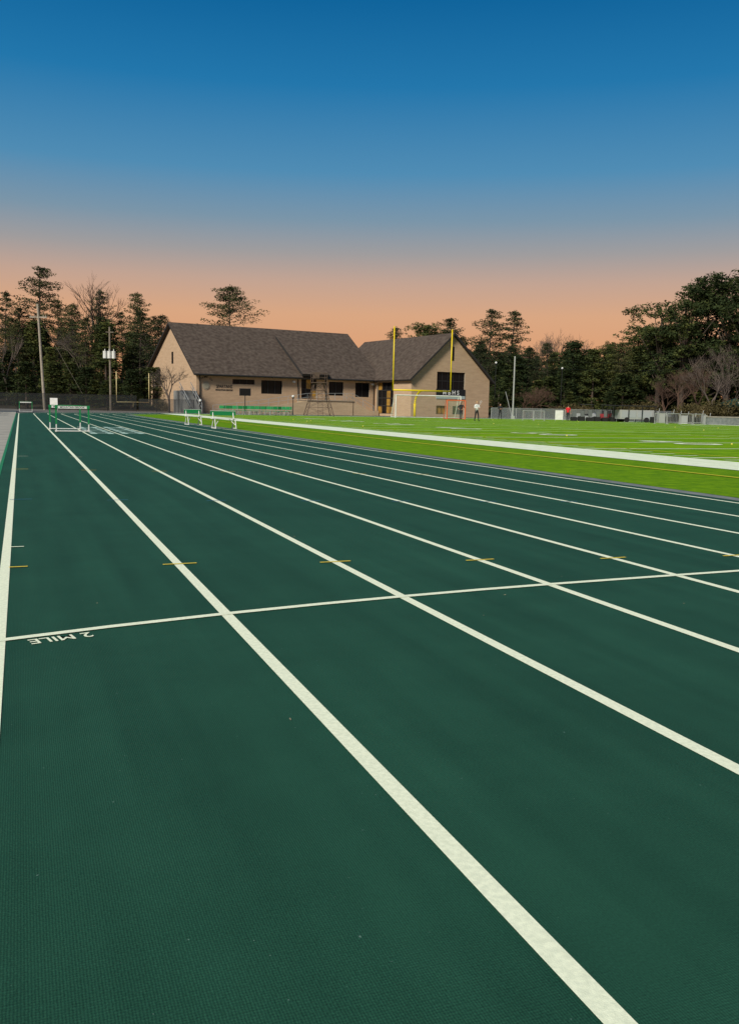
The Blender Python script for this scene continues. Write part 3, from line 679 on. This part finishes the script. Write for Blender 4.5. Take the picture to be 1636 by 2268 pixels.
for me, bt, d, top in [(BR[0],-.314,140,21.5),(BR[1],-.093,165,15.5),(BR[2],-.105,160,15.),(BR[0],.174,165,16.),(BR[1],.198,168,16.5),(BR[2],.215,165,17.),(BR[0],.232,168,15.8),(BR[1],.150,170,15.5),(BR[2],-.222,150,15.5),(BR[1],-.40,150,17),(BR[0],.125,165,15)]:
    tall('bare_tree', me, BRH, bt, d, top, 1.1)
woods = empty('woodland')
for i in range(230):
    bt = R.uniform(-.62,-.19); d = R.uniform(124,185)
    if i % 5 in (0,2): tall('wood_pine', R.choice(PN), 18, bt, d, R.uniform(11,14.5), 1.15, woods)
    elif i % 5 in (1,3): tall('wood_evergreen', R.choice(CN), 12, bt, d, R.uniform(7,13), 1.5, woods)
    else: tall('wood_bare', R.choice(BR), BRH, bt, d, R.uniform(10,15), .8, woods)
for i in range(60): tall('wood_understory', R.choice(CN), 12, R.uniform(-.5,-.215), R.uniform(116,140), R.uniform(3.,6.5), 2.4, woods)
for i in range(170):
    bt = R.uniform(.115,.62); d = R.uniform(130,178); hmax = 11.3 if bt < .29 else 13
    if i % 3: tall('wood_evergreen', R.choice(CN), 12, bt, d, R.uniform(hmax-4,hmax), 1.45, woods)
    else: tall('wood_pine', R.choice(PN), 18, bt, d, R.uniform(hmax-2,hmax+.6), 1.2, woods)
for i in range(40): tall('wood_understory', R.choice(CN), 12, R.uniform(.14,.5), R.uniform(124,136), R.uniform(3.5,6.5), 2.4, woods)
for i in range(26): tall('wood_back', R.choice(CN+RD), 13, R.uniform(-.02,.13), R.uniform(165,180), R.uniform(9,11.5), 1.4, woods)
cr = bare_mesh(51, H=7, m=M_twig, spread=.75, depth=6, r0=.10, trunk=.2)
put('bare_tree', cr, 4.6, S(-.228,103.5), 6.4)
crr = bare_mesh(52, H=7, m=M_twigr, spread=.7, depth=6, r0=.09, trunk=.18)
for bt, h in ((.181,6.8),(.192,6.),(.172,5.6)): put('crape_myrtle', crr, 5.6, S(bt,122), h, wide=1.3)
for bt, d, h in ((.383,112,11),(.366,116,9.5),(.345,114,8),(.40,116,8.5),(.33,118,6.5)): put('bare_tree', bare_mesh(int(bt*1000), H=10, m=M_twig if bt > .37 else M_twigr, spread=.6, depth=7, r0=.12, trunk=.22), 8.8, S(bt,d), h, wide=1.2)
sh = MB(); rr = random.Random(5)
for k in range(60): clump(sh, (rr.uniform(-1.3,1.3), rr.uniform(-1,1), rr.uniform(.2,1.5)), .5, .4, 40, .11, 0, rr)
shm = sh.mesh('shrub', [M_hedge])
for bt, d, s in ((.37,104,1.3),(.385,105,1.6),(.355,106,1.1),(.398,107,1.3),(.415,106,1.6),(.31,120,1.5),(.29,122,1.3),(-.21,107,.6),(-.235,118,.8),(.235,122,1.2),(.215,122,1.)):
    put('shrub', shm, 1, S(bt,d), s)

# ---------------------------------------------------------------- people
def person(loc, rz, shirt, legs, arms='down', stride=.1, hairc=M_hair, h=1.75, stick=False, lean=0.):
    k = h/1.75
    J = {'pel':(0,0,.95),'sp':(0,.0+lean*.3,1.12),'ch':(0,lean*.7,1.36),'nk':(0,lean,1.5),'hd':(0,lean-.02,1.6)}
    E = [('pel','sp'),('sp','ch'),('ch','nk'),('nk','hd')]; Rr = {'pel':.15,'sp':.125,'ch':.155,'nk':.055,'hd':.06}
    for s, sd in ((-1,'l'),(1,'r')):
        J['hp'+sd] = (s*.09,0,.88); J['kn'+sd] = (s*.11,-.04-s*stride*.5,.5); J['an'+sd] = (s*.12,s*-stride,.09); J['to'+sd] = (s*.13,s*-stride-.17,.045)
        J['sh'+sd] = (s*.19,lean*.8,1.42)
        if arms == 'down': J['el'+sd] = (s*.26,.03,1.14); J['wr'+sd] = (s*.27,-.08,.9)
        elif arms == 'hips': J['el'+sd] = (s*.38,.06,1.18); J['wr'+sd] = (s*.2,-.06,1.04)
        elif arms == 'front': J['el'+sd] = (s*.27,-.06,1.16); J['wr'+sd] = (s*.12,-.3,1.18)
        E += [('pel','hp'+sd),('hp'+sd,'kn'+sd),('kn'+sd,'an'+sd),('an'+sd,'to'+sd),('ch','sh'+sd),('sh'+sd,'el'+sd),('el'+sd,'wr'+sd)]
        Rr.update({'hp'+sd:.095,'kn'+sd:.062,'an'+sd:.042,'to'+sd:.035,'sh'+sd:.065,'el'+sd:.045,'wr'+sd:.03})
    ks = list(J); me = bpy.data.meshes.new('body'); me.from_pydata([J[q] for q in ks], [(ks.index(a), ks.index(b)) for a, b in E], [])
    ob = bpy.data.objects.new('body_tmp', me); scene.collection.objects.link(ob)
    md = ob.modifiers.new('s','SKIN'); ob.modifiers.new('ss','SUBSURF').levels = 1
    for i, q in enumerate(ks): me.skin_vertices[0].data[i].radius = (Rr[q], Rr[q]*(.75 if q in ('pel','sp','ch') else 1))
    me.skin_vertices[0].data[0].use_root = True
    dg = bpy.context.evaluated_depsgraph_get(); dg.update(); nm = bpy.data.meshes.new_from_object(ob.evaluated_get(dg)); bpy.data.objects.remove(ob)
    mb = MB()
    vs = [v.co.copy() for v in nm.vertices]
    for p in nm.polygons:
        c = p.center
        if c.z < .09: mi = 3
        elif c.z < .98 and abs(c.x) < .22 : mi = 1
        elif c.z > 1.5: mi = 2
        elif abs(c.x) > .22 and c.z < 1.16: mi = 2
        else: mi = 0
        o = len(mb.v); mb.v += [tuple(vs[i]) for i in p.vertices]; mb.f.append(list(range(o, o+len(p.vertices)))); mb.m.append(mi)
    hy = lean-.02; mb.ball((0,hy,1.655),(.075,.095,.115),2,12,8); mb.ball((0,hy+.02,1.69),(.085,.1,.1),4,12,8)
    mb.ball((0,hy-.1,1.645),(.014,.022,.022),2,6,4)
    for s in (-1,1): mb.ball((s*.03,hy-.086,1.665),(.012,.01,.009),3,6,4); mb.ball((s*.077,hy,1.65),(.012,.02,.03),2,6,4)
    mb.box(-.025,.025,hy-.096,hy-.085,1.605,1.612,3)
    for s, sd in ((-1,'l'),(1,'r')):
        w = Vector(J['wr'+sd]); d = (w-Vector(J['el'+sd])).normalized(); side = d.cross(Vector((s,0,0))).normalized()
        mb.tube(w, w+d*.09, .03, .038, 6, 2)
        for i in range(4):
            b0 = w+d*.085+side*(i-1.5)*.019; L = (.07,.08,.075,.055)[i]; m1 = b0+d*L*.5; mb.tube(b0, m1, .009, .008, 5, 2); mb.tube(m1, m1+(d+Vector((-s*.5,0,0))).normalized()*L*.5, .008, .006, 5, 2)
        tb = w+d*.03+side*.03; mb.tube(tb, tb+(d+side*.8).normalized()*.06, .011, .008, 5, 2)
    if stick:
        w = Vector(J['wrl']); mb.tube(w+Vector((-.2,0,-.3)), w+Vector((.22,-.1,.4)), .012, mi=0); mb.path([w+Vector((.22,-.1,.4)), w+Vector((.18,-.1,.52)), w+Vector((.24,-.1,.64)), w+Vector((.34,-.1,.6)), w+Vector((.32,-.1,.48)), w+Vector((.22,-.1,.4))], .012, 5, 0)
    for i, v in enumerate(mb.v): mb.v[i] = (v[0]*k, v[1]*k, v[2]*k)
    mb.build('person', [shirt, legs, M_skin, M_black, hairc], smooth=True, loc=loc, rz=rz)
blond = mat('hair_blond', (.35,.24,.1))
person(S(.1185,80,.01), .5, M_cloth_w, M_cloth_k, 'front', .14, blond, h=1.8, stick=True)
person(S(.1008,89.5,.01), -.6, M_cloth_k, M_cloth_k, 'hips', .08, M_hair, h=1.78, stick=True)
person(S(.1448,100,.0), .2, M_cloth_k, M_cloth_k, 'front', .1, M_hair)
person(S(.2213,94,.0), 2.6, M_cloth_r, M_cloth_k, 'down', .1, M_hair, h=1.72)

# ---------------------------------------------------------------- world & light
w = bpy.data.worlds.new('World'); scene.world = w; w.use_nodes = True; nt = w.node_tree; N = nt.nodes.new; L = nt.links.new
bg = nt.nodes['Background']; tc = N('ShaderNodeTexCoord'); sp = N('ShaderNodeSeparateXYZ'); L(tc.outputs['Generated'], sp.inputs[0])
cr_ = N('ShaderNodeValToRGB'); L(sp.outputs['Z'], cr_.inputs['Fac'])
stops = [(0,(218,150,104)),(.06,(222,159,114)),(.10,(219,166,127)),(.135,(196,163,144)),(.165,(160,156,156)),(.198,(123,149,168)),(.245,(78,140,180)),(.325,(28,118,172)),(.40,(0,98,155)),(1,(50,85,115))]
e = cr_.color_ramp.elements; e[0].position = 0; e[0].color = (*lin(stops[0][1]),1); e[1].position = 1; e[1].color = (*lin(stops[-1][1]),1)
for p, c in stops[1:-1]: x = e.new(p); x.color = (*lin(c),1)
sky = N('ShaderNodeTexSky'); sky.sky_type = 'NISHITA'; sky.sun_disc = False
SUN = Vector((-.45,-.70,.62)).normalized()
sky.sun_elevation = math.asin(SUN.z); sky.sun_rotation = math.atan2(SUN.x, SUN.y)
sc = N('ShaderNodeVectorMath'); sc.operation = 'SCALE'; sc.inputs['Scale'].default_value = .08; L(sky.outputs[0], sc.inputs[0])
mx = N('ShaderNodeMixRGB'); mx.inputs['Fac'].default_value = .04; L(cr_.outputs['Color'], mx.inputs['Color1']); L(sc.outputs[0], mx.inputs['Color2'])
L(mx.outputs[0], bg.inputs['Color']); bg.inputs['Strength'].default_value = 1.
sd = bpy.data.lights.new('sun','SUN'); sd.energy = 4.7; sd.angle = math.radians(14); sd.color = (1,.94,.82)
so = bpy.data.objects.new('sun', sd); scene.collection.objects.link(so); so.rotation_euler = SUN.to_track_quat('Z','Y').to_euler()
# ---------------------------------------------------------------- camera
cd = bpy.data.cameras.new('camera'); co = bpy.data.objects.new('camera', cd); scene.collection.objects.link(co); scene.camera = co
cd.sensor_fit = 'VERTICAL'; cd.sensor_height = 36; cd.lens = 36*1950/2268; cd.clip_end = 6000; cd.clip_start = .05
pit = math.atan(233.5/1950); rho = math.atan(.02)
co.matrix_world = Matrix.Translation((0,0,H_EYE)) @ Matrix.Rotation(math.pi/2-pit,4,'X') @ Matrix.Rotation(rho,4,'Z')
scene.view_settings.view_transform = 'Standard'; scene.view_settings.look = 'None'; scene.view_settings.exposure = 0
